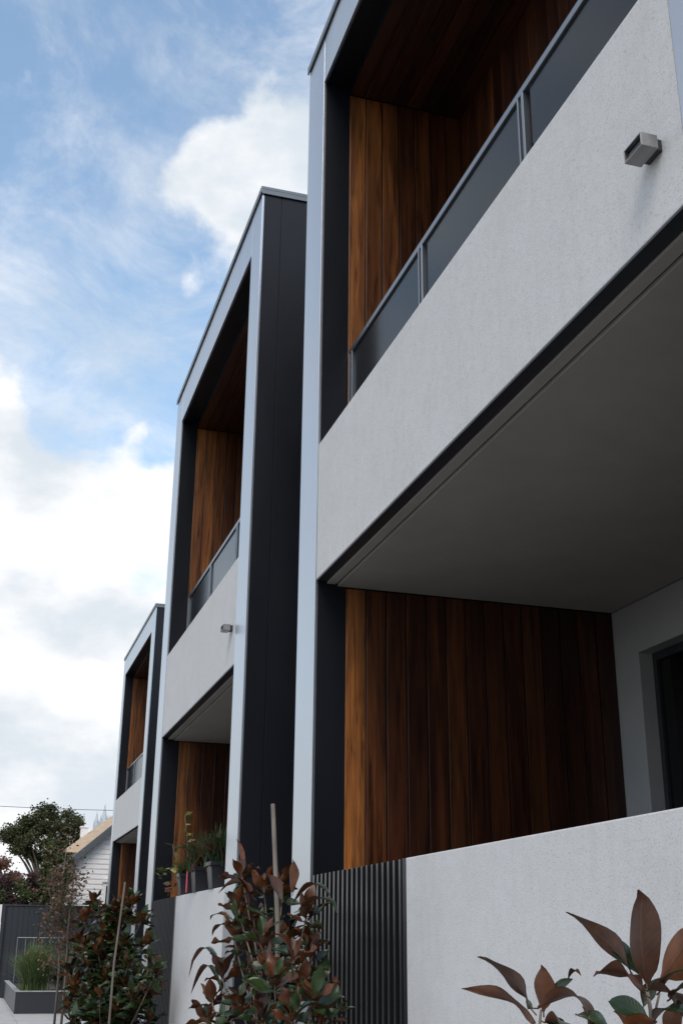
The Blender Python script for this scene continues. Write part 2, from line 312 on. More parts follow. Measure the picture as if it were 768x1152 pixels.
def townhouse(x, yno, yni, yfi, yfo, label, wet=0, seed=1):
    rt = empty('townhouse', (x, (yno + yfo) / 2, 0)); tag(rt, label, 'house', 'dark framed townhouses in the terrace')
    X = lambda d: x + d
    for (ya, yb) in ((yno, yni), (yfi, yfo)):
        MB().box(X(0), X(.02), ya, yb, .0, ZT, .002).build('corner_strip', M['silver'], rt)
    MB().box(X(.001), X(.02), yni + .007, yfi - .007, ZB, ZT, .002).build('fascia', M['silver'], rt)
    # side walls: black core with proud cladding panels and open joints
    for s_, (yo, yi) in enumerate(((yno, yni), (yfo, yfi))):
        d = 1 if yi > yo else -1
        b = MB()
        b.box(X(.0205), X(7), yo + d * .012, yi - d * .020, 0, ZT - .01)
        xs = [.021, .196, 1.4, 2.6, 3.8, 5.0, 7.0]
        for a, c in zip(xs[:-1], xs[1:]):
            b.box(X(a + (.0 if a < .1 else .004)), X(c - .004), yo, yo + d * .0115, 0, ZT - .005, .0015)
        b.build('side_wall', M['black'], rt)
        b = MB(); b.box(X(.021), X(.215), yi - d * .0195, yi, 0, ZB - .001, .0015); b.build('reveal', M['black'], rt)
    # timber lining of the side walls, ground floor and balcony
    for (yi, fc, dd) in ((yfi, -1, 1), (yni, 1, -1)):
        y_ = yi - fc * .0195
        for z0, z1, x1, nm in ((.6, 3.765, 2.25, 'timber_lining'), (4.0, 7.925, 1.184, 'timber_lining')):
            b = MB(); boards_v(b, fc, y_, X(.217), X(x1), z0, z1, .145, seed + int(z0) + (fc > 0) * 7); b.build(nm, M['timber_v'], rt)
    # balcony ceiling
    b = MB(); rr = random.Random(seed)
    for i in range(8):
        w = .12; xa = .217 + i * w; b.tone = rr.uniform(.02, .30)
        b.box(X(xa + .003), X(xa + w - .003), yni + .002, yfi - .002, 7.93, 7.948 + rr.uniform(0, .002), .002)
    b.build('timber_ceiling', M['timber_h'], rt)
    b = MB(); b.box(X(.021), X(.213), yni + .001, yfi - .001, 7.985, 7.999); b.box(X(.021), X(7), yni - .01, yfi + .01, 8.001, ZT - .012)
    b.box(X(.213), X(.2165), yni + .001, yfi - .001, 7.93, 7.984)
    b.build('roof', M['black'], rt)
    b = MB(); b.box(X(-.018), X(7.02), yno - .018, yfo + .018, ZT, ZT + .035, .004); b.box(X(-.018), X(-.006), yno - .018, yfo + .018, ZT - .035, ZT - .001, .002)
    b.box(X(-.005), X(7.0), yno - .018, yno - .006, ZT - .05, ZT - .001, .002)
    b.build('roof_capping', M['cap'], rt)
    # balcony upstand in render, with black drip edge below
    b = MB(); b.box(X(.004), X(.20), yni + .007, yfi - .007, BB + .004, BT, .006); b.build('balcony_wall', M['stucco'], rt)
    b = MB(); b.box(X(.008), X(.07), yni + .009, yfi - .009, BB - .004, BB + .0035); b.box(X(.0715), X(.2), yni + .009, yfi - .009, BB, BB + .0035); b.build('drip_edge', M['darkmetal'], rt)
    b = MB(); b.box(X(.082), X(.145), yni + .003, yfi - .003, BB - .016, BB - .001, .003); b.box(X(.157), X(2.25), yni + .003, yfi - .003, BB - .028, BB - .004, .003)
    b.build('soffit', M['soffit'], rt)
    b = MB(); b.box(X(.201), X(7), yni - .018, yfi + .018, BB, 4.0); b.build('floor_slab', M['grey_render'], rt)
    # railing
    rl = MB(); rl.box(X(.225), X(.275), yni + .003, yfi - .004, 5.555, 5.595, .004).build('railing', M['rail'], rt)
    n = 4 if yfi - yni > 4.3 else 3; step = (yfi - yni - .16) / 3.0
    ys = [yfi - .07 - i * 1.43 for i in range(4)]
    ys = [y for y in ys if y > yni + .05]
    for y in ys:
        pb = MB(); pb.box(X(.222), X(.262), y - .011, y + .011, 4.0, 5.554, .003); pb.box(X(.222), X(.262), y + .045, y + .057, 4.0, 5.554, .002)
        pb.build('baluster', M['rail'], rl_o := rt)
    lim = [yfi - .003] + ys + [yni + .003]
    for a, c in zip(lim[:-1], lim[1:]):
        if a - c > .15:
            MB().box(X(.240), X(.252), c + .014, a - .060 if a != yfi - .003 else a, 4.9 - .85, 5.545, .002).build('glass_panel', M['glass'], rt)
    # balcony back wall with sliding door
    b = MB(); b.box(X(1.186), X(1.35), yni - .01, yfi + .01, 4.0, 7.92)
    b.build('balcony_back_wall', M['black'], rt)
    b = MB(); rr = random.Random(seed + 3); nb = int((yfi - yni - 1.1) / .145)
    for a0, a1 in ((yni + .02, yni + .495), (yfi - .495, yfi - .022)):
        for i in range(3): wq = (a1 - a0) / 3; b.tone = rr.uniform(.2, .55); b.box(X(1.168), X(1.1855), a0 + i * wq + .003, a0 + (i + 1) * wq - .003, 4.0, 7.925, .003)
    for i in range(nb): wq = (yfi - yni - 1.0) / nb; b.tone = rr.uniform(.15, .5); b.box(X(1.168), X(1.1855), yni + .5 + i * wq + .003, yni + .5 + (i + 1) * wq - .003, 6.775, 7.925, .003)
    b.build('timber_cladding', M['timber_v'], rt)
    w = MB()
    for a, c in ((yni + .5, yni + .56), (yfi - .56, yfi - .5), ((yni + yfi) / 2 - .04, (yni + yfi) / 2 + .04)): w.box(X(1.14), X(1.185), a, c, 4.0, 6.7, .003)
    w.box(X(1.14), X(1.185), yni + .5, yfi - .5, 6.701, 6.77, .003)
    wo_ = w.build('sliding_door', M['darkmetal'], rt)
    MB().box(X(1.16), X(1.172), yni + .565, (yni + yfi) / 2 - .045, 4.0, 6.7).build('glass', M['win'], wo_)
    MB().box(X(1.16), X(1.172), (yni + yfi) / 2 + .045, yfi - .565, 4.0, 6.7).build('glass', M['win'], wo_)
    # ground floor back wall with a recessed door opening
    ya, yb, zd = yfi - .31, yni + 1.2, 3.41
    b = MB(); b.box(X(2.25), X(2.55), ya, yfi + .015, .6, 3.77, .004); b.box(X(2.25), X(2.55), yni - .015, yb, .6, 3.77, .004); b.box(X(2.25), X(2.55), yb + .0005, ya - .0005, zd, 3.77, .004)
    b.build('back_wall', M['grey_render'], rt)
    w = MB(); w.box(X(2.355), X(2.41), ya - .05, ya - .002, .6, zd - .002, .003); w.box(X(2.355), X(2.41), yb + .002, yb + .05, .6, zd - .002, .003); w.box(X(2.355), X(2.41), yb + .051, ya - .051, zd - .06, zd - .002, .003)
    w.box(X(2.357), X(2.41), (ya + yb) / 2 - .03, (ya + yb) / 2 + .03, .6, zd - .061, .003)
    wo_ = w.build('glazed_door', M['darkmetal'], rt)
    MB().box(X(2.375), X(2.387), (ya + yb) / 2 + .031, ya - .051, .6, zd - .061).build('glass', M['win'], wo_)
    MB().box(X(2.375), X(2.387), yb + .051, (ya + yb) / 2 - .031, .6, zd - .061).build('glass', M['win'], wo_)
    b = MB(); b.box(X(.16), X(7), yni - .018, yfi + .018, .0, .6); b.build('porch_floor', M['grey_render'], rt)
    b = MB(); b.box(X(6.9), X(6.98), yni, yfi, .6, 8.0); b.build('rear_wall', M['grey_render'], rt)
    return rt
townhouse(2.0, 2.25, 2.69, 7.18, 7.63, 'nearest dark framed townhouse with rendered balcony filling the right of the picture', seed=11)
townhouse(2.0, 9.37, 9.80, 13.95, 14.40, 'middle dark framed townhouse with black side wall and white balcony', seed=23)
townhouse(3.24, 24.72, 25.2, 29.9, 30.3, 'farthest and smallest looking dark framed townhouse beside the weatherboard cottage', seed=37)
# recessed links between the frames
def link(x, y0, y1, x1, label):
    b = MB(); b.box(x, x1, y0, y1, 0, 7.6); o = b.build('linking_wall', M['black'], origin=(x, y0, 0)); tag(o, label, 'wall')
link(4.4, 7.66, 9.34, 9, 'plain dark wall recessed between the nearest and the middle townhouse')
link(5.4, 14.44, 24.68, 9.5, 'plain dark wall recessed between the middle and the farthest townhouse')

# wall lights on the balcony upstands: open ended steel boxes
def wall_light(y, z, label):
    e = empty('wall_light', (2.004, y, z)); tag(e, label, 'light', 'steel box lights on the balcony walls')
    x0, x1 = 1.912, 1.978; h = .027; w = .056
    b = MB(); t = .005
    b.box(x0, x1, y - w, y - w + t, z - h, z + h, .001); b.box(x0, x1, y + w - t, y + w, z - h, z + h, .001)
    b.box(x0, x1, y - w + t + .0003, y + w - t - .0003, z + h - t, z + h, .001); b.box(x0, x1, y - w + t + .0003, y + w - t - .0003, z - h, z - h + t, .001)
    b.build('housing', M['steel'], e)
    MB().box(x0 + .012, x1 - .004, y - w + t + .001, y + w - t - .001, z - h + t + .001, z + h - t - .001).build('lens', M['win'], e)
    MB().box(x1 + .0005, 2.0035, y - .042, y + .042, z - .022, z + .024, .002).build('mounting_plate', M['darkmetal'], e)
wall_light(2.86, 4.10, 'small steel box light high on the render of the nearest balcony')
wall_light(9.98, 4.16, 'small steel box light on the render of the middle balcony')

# front walls and slatted screens
def front_wall(x, y0, y1, h, label):
    b = MB(); b.box(x + .001, x + .15, y0, y1, 0, h, .006); tag(b.build('front_wall', M['stucco'], origin=(x, (y0 + y1) / 2, 0)), label, 'wall', 'rendered front walls')
def screen(x, y0, y1, h, label, sm='slat'):
    e = empty('slatted_screen', (x, (y0 + y1) / 2, 0)); tag(e, label, 'screen', 'black slatted screens')
    MB().box(x + .055, x + .075, y0 + .051, y1 - .001, 0, h - .004).build('backing_panel', M['black'], e)
    MB().box(x + .002, x + .075, y0 + .001, y0 + .05, 0, h, .002).build('post', M['black'], e)
    b = MB(); n = int((y1 - y0 - .08) / .082); xb = x + (.0545 if sm == 'slat' else .016)
    if sm != 'slat': MB().box(x + .0165, x + .054, y0 + .051, y1 - .001, 0, h - .006).build('lining_panel', M['slat_matt'], e)
    for i in range(n):
        y = y0 + .095 + i * (y1 - y0 - .12) / (n - 1) * .985; b.box(x + .004, xb, y - (.014 if sm == 'slat' else .030), y + (.014 if sm == 'slat' else .030), 0, h - .001, .002)
    b.build('slats', M[sm], e)
front_wall(2.0, 2.695, 5.462, 1.89, 'long light grey rendered front wall at the lower right corner')
screen(2.0, 5.466, 7.16, 1.89, 'black vertical slat screen beside the long light grey front wall')
front_wall(2.0, 9.81, 12.22, 1.93, 'rendered front wall carrying the row of potted plants')
screen(2.0, 12.224, 13.93, 1.93, 'dark vertical slat screen beyond the wall with the potted plants', 'slat_matt')
screen(3.24, 25.21, 29.88, 1.93, 'dark slat screen of the farthest townhouse near the weatherboard cottage', 'slat_matt')

# ------------------------------------------------------------------ leaves
def leaf(mb, base, tip, width, nrm, curl=.1, fold=.25, wave=0, mt=0, mbm=1, rr=random, petiole=True, ns=8, thick=.0009):
    """a broad leaf with a green upper and a brown lower sheet"""
    base = Vector(base); tip = Vector(tip); ax = tip - base; L = ax.length; ax.normalize()
    n = Vector(nrm); n = (n - ax * n.dot(ax)); 
    if n.length < 1e-4: n = ax.orthogonal()
    n.normalize(); sd_ = ax.cross(n).normalized(); T = (-1, -.55, 0, .55, 1)
    vs = []; uv = []; fr = []
    ph = rr.uniform(0, 6.28)
    for i in range(ns + 1):
        s = i / ns
        c = base + ax * L * s + n * (curl * L * (math.sin(math.pi * s)) - (rr.uniform(.0, .06) * L if i == ns else 0))
        hw = width * .5 * (math.sin(math.pi * min(1, .02 + s * .98) ** 1.05) ** .95) if 0 < i < ns else width * (.03 if i == 0 else .008)
        if s < .10: hw *= .7
        for t in T:
            fr.append((c + sd_ * (hw * t) * math.cos(fold) + n * (abs(t) * hw * math.sin(fold) + wave * width * .13 * abs(t) * math.sin(9 * s + ph + t)), n)); uv.append((t, s, 0))
    k = len(T); fs = [(i * k + j, i * k + j + 1, (i + 1) * k + j + 1, (i + 1) * k + j) for i in range(ns) for j in range(k - 1)]
    mb.add([a + b * thick for a, b in fr] + [a - b * thick for a, b in fr], fs, mt, uv + uv)
    # lower sheet shares the vertex block just added
    o = len(mb.v) - len(fr)
    mb.f += [tuple(o + q for q in reversed(fc)) for fc in fs]; mb.mi += [mbm] * len(fs)
    if petiole:
        mb.tube([base - ax * L * .10 - n * .1 * curl * L, base + ax * L * .03], [.0022, .0018], 5, 2)
MAGM = None
def magmats(): return [M['mag_top'], M['mag_bot'], M['mag_young']]
def whorl(mb, p, axis, n, L, rr, up=True, young=.3, spread=(20, 70)):
    axis = Vector(axis).normalized(); a = axis.orthogonal().normalized(); b = axis.cross(a)
    for k in range(n):
        t = 2 * math.pi * (k * .382 + rr.uniform(-.06, .06)); inc = R_(spread[0] + (spread[1] - spread[0]) * (k + .5) / n + rr.uniform(-10, 10))
        rad = a * math.cos(t) + b * math.sin(t)
        d = axis * math.cos(inc) + rad * math.sin(inc) + Vector((0, 0, -.12 if inc > 1 else 0)); d.normalize()
        nn = axis * math.sin(inc) - rad * math.cos(inc)
        l = L * rr.uniform(.65, 1.12); st = Vector(p) + d * .012 - axis * (.05 * k / n)
        yg = rr.random() < young
        leaf(mb, st, st + d * l, l * rr.uniform(.40, .54), nn, rr.uniform(-.10, .12), rr.uniform(.08, .5), rr.uniform(.3, 2.0), 2 if yg else 0, 1, rr)
def magnolia(base, tips, label, seed, L=.14, nwh=8, stem_top=None, low=True, extra=None, young=.3, fill=4, heading=None):
    rr = random.Random(seed); base = Vector(base)
    e = empty('magnolia_shrub', base); tag(e, label, 'shrub', 'young magnolias in the garden bed')
    st = MB(); fo = MB()
    top = Vector(stem_top)
    pts = [base + (top - base) * t + Vector((rr.uniform(-.012, .012), rr.uniform(-.012, .012), 0)) * (0 < t < 1) for t in [i / 8 for i in range(9)]]
    st.tube(pts, [.014 - .008 * i / 8 for i in range(9)], 8)
    if extra: extra(st, fo, rr)
    for tp in tips:
        tp = Vector(tp)
        hz = max(base.z + .15, tp.z - .25 - (tp - top).xy.length * .6)
        tt = min(1, max(0, (hz - base.z) / (top.z - base.z))); s0 = base + (top - base) * tt
        mid = s0.lerp(tp, .5) + Vector((0, 0, -.04))
        br = [s0, s0.lerp(mid, .6), mid, mid.lerp(tp, .55) + Vector((0, 0, -.01)), tp]
        st.tube(br, [.007, .006, .005, .0045, .004], 6)
        ax = ((tp - mid).normalized() + Vector((0, 0, .8))).normalized()
        whorl(fo, tp, ax, nwh, L, rr, young=young)
        for q in range(fill):
            t = rr.uniform(.25, .95); p = s0.lerp(tp, t); dr = Vector((rr.gauss(0, 1), rr.gauss(0, 1), rr.uniform(-.3, .5))).normalized()
            nn = Vector((rr.uniform(-.8, .1), rr.uniform(-.9, .1), .8)); l = L * rr.uniform(.7, 1.1)
            leaf(fo, p, p + dr * l, l * .46, nn, rr.uniform(-.05, .15), rr.uniform(.1, .4), rr.random(), 0, 1, rr)
    st.build('stem', M['bark'], e, smooth=True)
    fo.build('foliage', magmats(), e, smooth=True)
    return e
exec_leaves = []
# --- right magnolia (closest to the camera): its upper leaves one by one
RM = dict(R=Vector((1.5, 2.509, 1.396)), L=Vector((1.5, 3.063, 1.343)))
def view_pt(px, py, X):
    d = r * ((px - 384) / 1291.74) + u * (-(py - 576) / 1291.74) + f
    return Vector((0, 0, 1.5)) + d * (X / d.x)
def right_extra(st, fo, rr):
    def P(px, py, X=1.5): return view_pt(px, py, X)
    away = Vector((.9, .35, -.1)); tow = Vector((-.85, -.45, .1)); upn = Vector((0, 0, 1))
    rows = [  # base, tip, X, width, normal, curl, fold, wave, top material
        ((727, 1109), (722.3, 1001), 1.50, 1.505, .112, away + Vector((.2, -.1, .1)), -.05, .22, .35, 2),
        ((716, 1105), (636.8, 1026), 1.51, 1.48, .056, Vector((.9, .5, .45)), .08, .25, 1.2, 0),
        ((718, 1096), (688, 1057), 1.53, 1.56, .044, tow + Vector((0, 0, .8)), .05, .3, .2, 0),
        ((725, 1119), (668, 1096), 1.49, 1.44, .062, Vector((.5, -.1, .9)), .16, .35, 1.2, 2),
        ((730, 1147), (683, 1125), 1.48, 1.43, .052, Vector((-.5, -.5, .65)), .05, .3, .3, 0),
        ((741, 1102), (777, 1047), 1.50, 1.49, .10, away, .05, .3, .3, 2),
        ((741, 1116), (774, 1090), 1.48, 1.45, .040, Vector((-.4, -.5, .9)), .05, .3, .2, 0),
        ((753, 1124), (785, 1108), 1.47, 1.43, .048, Vector((-.5, -.5, .7)), .05, .3, .2, 0),
        ((727, 1114), (774, 1156), 1.48, 1.42, .060, Vector((.5, .2, 1)), .12, .3, .5, 2),
        ((735, 1150), (700, 1160), 1.47, 1.42, .060, Vector((.5, .2, 1)), .12, .3, .5, 2),
        ((611, 1139), (610, 1085), 1.50, 1.50, .078, away, -.04, .3, .2, 2),
        ((597, 1135), (538, 1076), 1.50, 1.48, .052, Vector((.9, .5, .45)), .08, .25, 1.5, 0),
        ((600, 1153), (521, 1111), 1.49, 1.45, .044, Vector((.8, .5, .5)), .1, .25, 1.4, 0),
        ((617, 1130), (643, 1101), 1.52, 1.54, .046, tow + Vector((0, 0, .5)), .05, .35, .3, 0),
        ((638, 1104), (653, 1096), 1.54, 1.54, .018, upn, .2, .6, 1.0, 2),
        ((604, 1134), (668, 1156), 1.48, 1.43, .066, Vector((.5, .1, 1)), .14, .3, .5, 2),
        ((650, 1142), (684, 1156), 1.46, 1.42, .040, Vector((-.5, -.5, .8)), .05, .3, .3, 0),
        ((722, 1135), (742, 1100), 1.53, 1.56, .045, tow + Vector((0, 0, .6)), .05, .3, .6, 0),
        ((735, 1150), (772, 1138), 1.46, 1.42, .050, Vector((-.4, -.5, .8)), .08, .3, .6, 0),
        ((722, 1155), (690, 1138), 1.50, 1.52, .050, away, .06, .3, .8, 2),
        ((668, 1160), (655, 1132), 1.55, 1.57, .040, away, .06, .3, .8, 2),
        ((640, 1165), (612, 1146), 1.50, 1.48, .040, Vector((-.4, -.5, .8)), .10, .3, .6, 0),
        ((744, 1165), (762, 1128), 1.54, 1.56, .055, away, .06, .3, .8, 0),
        ((612, 1150), (640, 1175), 1.47, 1.42, .060, Vector((.5, .1, 1)), .12, .3, .5, 0),
    ]
    for b0, t0, X0, X1, w, nn, cu, fo_, wv, mt in rows:
        leaf(fo, P(*b0, X0), P(*t0, X1), w, nn, cu, fo_, wv, mt, 1, rr, ns=12)
    # shoots that carry them
    st.tube([P(727, 1113), P(731, 1135, 1.5), P(735, 1180, 1.5), Vector((1.52, 2.50, 1.0))], [.004, .005, .006, .007], 8)
    st.tube([P(608, 1136), P(606, 1160), P(640, 1260, 1.5), Vector((1.52, 2.62, .9))], [.0035, .0045, .006, .007], 8)
    st.tube([P(741, 1118), P(736, 1140), P(735, 1180)], [.003, .0035, .004], 6)
magnolia((1.55, 2.6, 0), [(1.42, 2.45, 1.12), (1.6, 2.75, 1.1), (1.35, 2.75, .95), (1.7, 2.5, .95), (1.5, 2.95, 1.0), (1.45, 2.2, .9)],
         'closest magnolia with a few large rusty backed leaves against the light grey wall', 5, stem_top=(1.54, 2.58, 1.05), extra=right_extra, L=.13)

# --- centre magnolia with stake
rr = random.Random(9)
ct = []
for (px, py, X) in [(272, 985, 1.6), (268, 1022, 1.5), (297, 1000, 1.62), (318, 998, 1.7), (345, 1030, 1.62), (262, 1050, 1.52), (250, 1098, 1.5), (238, 1125, 1.45), (300, 1060, 1.45), (322, 1050, 1.72),
                    (350, 1075, 1.65), (340, 1110, 1.5), (358, 1112, 1.7), (310, 1105, 1.38), (285, 1090, 1.75), (270, 1130, 1.42), (330, 1145, 1.4), (360, 1145, 1.6), (295, 1145, 1.35), (372, 1138, 1.72), (232, 1145, 1.5), (250, 1150, 1.4), (318, 1125, 1.6), (352, 1125, 1.5), (300, 1085, 1.6), (330, 1080, 1.5), (277, 1065, 1.62), (345, 1060, 1.75), (285, 1035, 1.68)]:
    ct.append(view_pt(px, py, X)[:])
def centre_extra(st, fo, rr):
    P = view_pt; away = Vector((.9, .35, -.1)); upn = Vector((0, 0, 1))
    for b0, t0, X0, X1, w, nn, cu, fo_, mt in [
        ((329, 1004), (331, 967), 1.55, 1.55, .085, away, -.04, .2, 2), ((318, 1012), (301, 983), 1.5, 1.47, .07, away, .05, .3, 2),
        ((272, 990), (268, 944), 1.6, 1.6, .055, away, .05, .3, 2), ((280, 1018), (252, 986), 1.55, 1.5, .06, Vector((.4, .2, 1)), .1, .5, 2),
        ((285, 1010), (248, 1000), 1.55, 1.5, .06, Vector((.4, .2, 1)), .1, .4, 2), ((306, 1052), (304, 1100), 1.45, 1.42, .07, Vector((.8, .4, .6)), -.1, .3, 2),
        ((330, 1016), (372, 1006), 1.6, 1.55, .045, Vector((0, 0, 1)), .08, .3, 0), ((335, 1025), (380, 1018), 1.6, 1.55, .05, Vector((0, -.2, 1)), .05, .3, 0),
        ((252, 1100), (213, 1088), 1.5, 1.5, .05, Vector((0, 0, 1)), .12, .4, 0), ((250, 1115), (215, 1118), 1.48, 1.45, .05, Vector((0, 0, 1)), .18, .4, 0),
        ((265, 1045), (238, 1050), 1.5, 1.46, .05, Vector((-.2, -.3, 1)), .08, .2, 0), ((262, 1035), (236, 1032), 1.5, 1.47, .045, Vector((-.2, -.3, 1)), .05, .2, 0)]:
        leaf(fo, P(*b0, X0), P(*t0, X1), w, nn, cu, fo_, .4, mt, 1, rr, ns=10)
magnolia((1.62, 6.42, 0), ct, 'middle magnolia with copper leaves growing round a tall pale stake', 9, stem_top=(1.6, 6.4, 1.62), nwh=8, L=.14, fill=8, extra=centre_extra, young=.35)
b = MB(); b.tube([(1.62, 6.28, 0), (1.61, 6.33, .8), (1.6, 6.37, 1.59), (1.6, 6.56, 2.24)], [.016, .015, .014, .0125], 8)
tag(b.build('garden_stake', M['stake'], origin=(1.62, 6.28, 0), smooth=True), 'tall pale stake standing in the middle magnolia in front of black cladding', 'stake', 'wooden garden stakes')
# --- left magnolia with stake
rr = random.Random(4); lt = []
cpx = [(105, 1015, 13.2), (130, 1022, 12.6), (150, 1015, 12.4), (160, 1035, 12.2), (120, 1050, 12.6), (90, 1060, 13), (100, 1085, 12.7), (140, 1060, 12.3), (170, 1085, 11.6), (175, 1095, 11.4), (155, 1100, 12.2), (120, 1100, 12.4), (85, 1110, 12.8), (78, 1130, 12.8), (100, 1135, 12.3), (130, 1135, 12), (160, 1130, 11.9), (110, 1150, 12.3), (145, 1150, 12.2), (175, 1115, 11.8), (95, 1035, 13), (145, 1085, 12), (125, 1075, 12.9), (85, 1150, 12.6), (112, 1120, 12.0), (150, 1120, 11.8), (95, 1065, 12.9), (135, 1040, 12.6), (110, 1070, 12.5), (165, 1060, 12.2), (140, 1105, 12.1), (100, 1118, 12.6), (125, 1148, 12.2), (168, 1148, 11.9), (80, 1095, 12.9), (148, 1070, 12.5), (118, 1030, 12.8), (165, 1110, 12.0)]
for px, py, Y in cpx:
    d = r * ((px - 384) / 1291.74) + u * (-(py - 576) / 1291.74) + f
    lt.append((Vector((0, 0, 1.5)) + d * (Y / d.y))[:])
magnolia((1.43, 12.6, 0), lt, 'leftmost bushy magnolia with dark leaves beside the dark slat screen', 4, stem_top=(1.43, 12.6, 1.8), nwh=10, L=.165, fill=24, young=.04)
b = MB(); b.tube([(1.34, 11.6, 0), (1.355, 11.64, .7), (1.365, 11.68, 1.3), (1.417, 11.7, 2.03)], [.012, .011, .010, .009], 8)
tag(b.build('garden_stake', M['stake'], origin=(1.34, 11.6, 0), smooth=True), 'leaning brown stake in the leftmost bushy magnolia', 'stake', 'wooden garden stakes')

# ------------------------------------------------------------------ potted plants on the wall of the middle house
def pot(y, w, h, label):
    e = empty('plant_pot', (2.06, y, 1.931)); tag(e, label, 'plant pot', 'black pots on the front wall')
    b = MB(); z0 = 1.931; a, c = w / 2 * .78, w / 2
    def ring(q, z): return [(2.075 - q, y - q, z), (2.075 + q, y - q, z), (2.075 + q, y + q, z), (2.075 - q, y + q, z)]
    vs = ring(a, z0) + ring(c, z0 + h) + ring(c * .9, z0 + h) + ring(c * .86, z0 + h * .85)
    fs = [(0, 3, 2, 1)] + [(i, (i + 1) % 4, 4 + (i + 1) % 4, 4 + i) for i in range(4)] + [(4 + i, 4 + (i + 1) % 4, 8 + (i + 1) % 4, 8 + i) for i in range(4)] + [(8 + i, 8 + (i + 1) % 4, 12 + (i + 1) % 4, 12 + i) for i in range(4)]
    b.add(vs, fs)
    b.build('body', M['pot'], e)
    rm = MB(); q = c + .008
    for (xa, xb, ya, yb) in ((2.075 - q, 2.075 + q, y - q, y - q + .007), (2.075 - q, 2.075 + q, y + q - .007, y + q), (2.075 - q, 2.075 - q + .007, y - q + .0071, y + q - .0071), (2.075 + q - .007, 2.075 + q, y - q + .0071, y + q - .0071)):
        rm.box(xa, xb, ya, yb, z0 + h - .028, z0 + h + .004, .001)
    rm.build('rim', M['pot'], e)
    s_ = MB(); k = c * .88; s_.add([(2.075 - k, y - k, z0 + h * .86), (2.075 + k, y - k, z0 + h * .86), (2.075 + k, y + k, z0 + h * .86), (2.075 - k, y + k, z0 + h * .86)], [(0, 1, 2, 3)]); s_.build('soil', M['soil'], e)
pot(12.0, .20, .20, 'left black pot on the wall holding a leggy yellow leaved plant')
pot(11.15, .22, .22, 'middle black pot on the wall with a red tag at its corner')
pot(10.35, .22, .22, 'right black pot on the wall partly behind the silver corner strip')
tag(MB().box(1.945, 1.951, 11.30, 11.345, 1.932, 2.13, .001).build('plant_tag', M['tag'], origin=(1.948, 11.32, 1.93)), 'red plant tag standing against the middle black pot', 'tag')
def straps(mb, c, n, h, spread, rr, w=.012, mi=(0,), droop=.6):
    for _ in range(n):
        a = rr.uniform(0, 6.283); l = h * rr.uniform(.55, 1.1); s0 = spread * rr.uniform(.1, 1); dr = Vector((math.cos(a), math.sin(a), 0)); sd_ = Vector((-dr.y, dr.x, 0)); k = 6
        b0 = Vector(c) + Vector((rr.gauss(0, 1), rr.gauss(0, 1), 0)) * spread * .12
        vs = []
        for i in range(k + 1):
            t = i / k; p = b0 + dr * s0 * (t ** 1.6) + Vector((0, 0, l * (t - droop * t ** 3 * (s0 / spread))))
            ww = w * (1 - t ** 2) * .5 + .0006; vs += [p - sd_ * ww, p + sd_ * ww]
        mb.add(vs, [(2 * i, 2 * i + 1, 2 * i + 3, 2 * i + 2) for i in range(k)], rr.choice(mi))
def tuft(name, c, n, h, spread, w, mats, mi, label, cat, seed, group=None, droop=.6, extra=None):
    rr = random.Random(seed); b = MB(); straps(b, c, n, h, spread, rr, w, mi, droop)
    if extra: extra(b, rr)
    return tag(b.build(name, mats, origin=c, smooth=True), label, cat, group)
def fl(mb, p, d, l, w, rr, mi=0):
    """small simple leaf: 2 folded quads"""
    d = Vector(d).normalized(); n = Vector((rr.gauss(0, 1), rr.gauss(0, 1), rr.gauss(0, 1) + .6)); s_ = d.cross(n).normalized(); n = s_.cross(d)
    p = Vector(p); vs = [p, p + d * l * .45 + s_ * w / 2 + n * w * .15, p + d * l, p + d * l * .45 - s_ * w / 2 + n * w * .15, p + d * l * .5]
    mb.add(vs, [(0, 1, 4), (1, 2, 4), (2, 3, 4), (3, 0, 4)], mi)
def leggy(b, rr):
    for pth, n in (([(2.075, 12.0, 2.08), (2.06, 12.03, 2.35), (2.05, 12.08, 2.55), (2.03, 12.15, 2.72)], 9), ([(2.075, 12.05, 2.08), (1.99, 12.3, 2.22), (1.94, 12.55, 2.2), (1.9, 12.75, 2.12)], 12), ([(2.06, 12.1, 2.08), (1.98, 12.35, 2.35), (1.97, 12.45, 2.45)], 5)):
        b.tube(pth, [.004, .0035, .003, .002][:len(pth)], 5, 2)
        for k in range(n):
            t = (k + 2) / (n + 1) * (len(pth) - 1); i = min(int(t), len(pth) - 2); p = Vector(pth[i]).lerp(Vector(pth[i + 1]), t - i)
            a = rr.uniform(0, 6.28); fl(b, p, (math.cos(a), math.sin(a), rr.uniform(-.1, .5)), rr.uniform(.07, .12), rr.uniform(.04, .06), rr, rr.choice((0, 0, 1)))
    for k in range(14): fl(b, (1.99 + rr.uniform(-.03, .02), 12.25 + rr.uniform(-.15, .35), 1.95 + rr.uniform(0, .12)), (rr.uniform(-1, .3), rr.uniform(-1, 1), rr.uniform(-.3, .5)), .09, .05, rr, 3)
tuft('potted_plant', (2.075, 12.0, 2.08), 160, .28, .34, .014, [M['yellow_leaf'], M['green_leaf'], M['bark'], M['autumn']], (1,), 'leggy plant with pale yellow green leaves in the left black pot', 'plant', 31, 'plants in pots on the wall', extra=leggy)
tuft('potted_plant', (2.075, 11.15, 2.11), 320, .40, .44, .016, [M['dark_strap'], M['red_tip'], M['autumn']], (0, 0, 0, 0, 0, 1, 2), 'dark spiky plant with reddish blades in the middle black pot', 'plant', 32, 'plants in pots on the wall', .4)
tuft('potted_plant', (2.075, 10.35, 2.11), 300, .38, .40, .016, [M['dark_strap'], M['red_tip']], (0, 0, 0, 0, 0, 0, 1), 'dense dark strappy plant in the right black pot', 'plant', 33, 'plants in pots on the wall', .4)

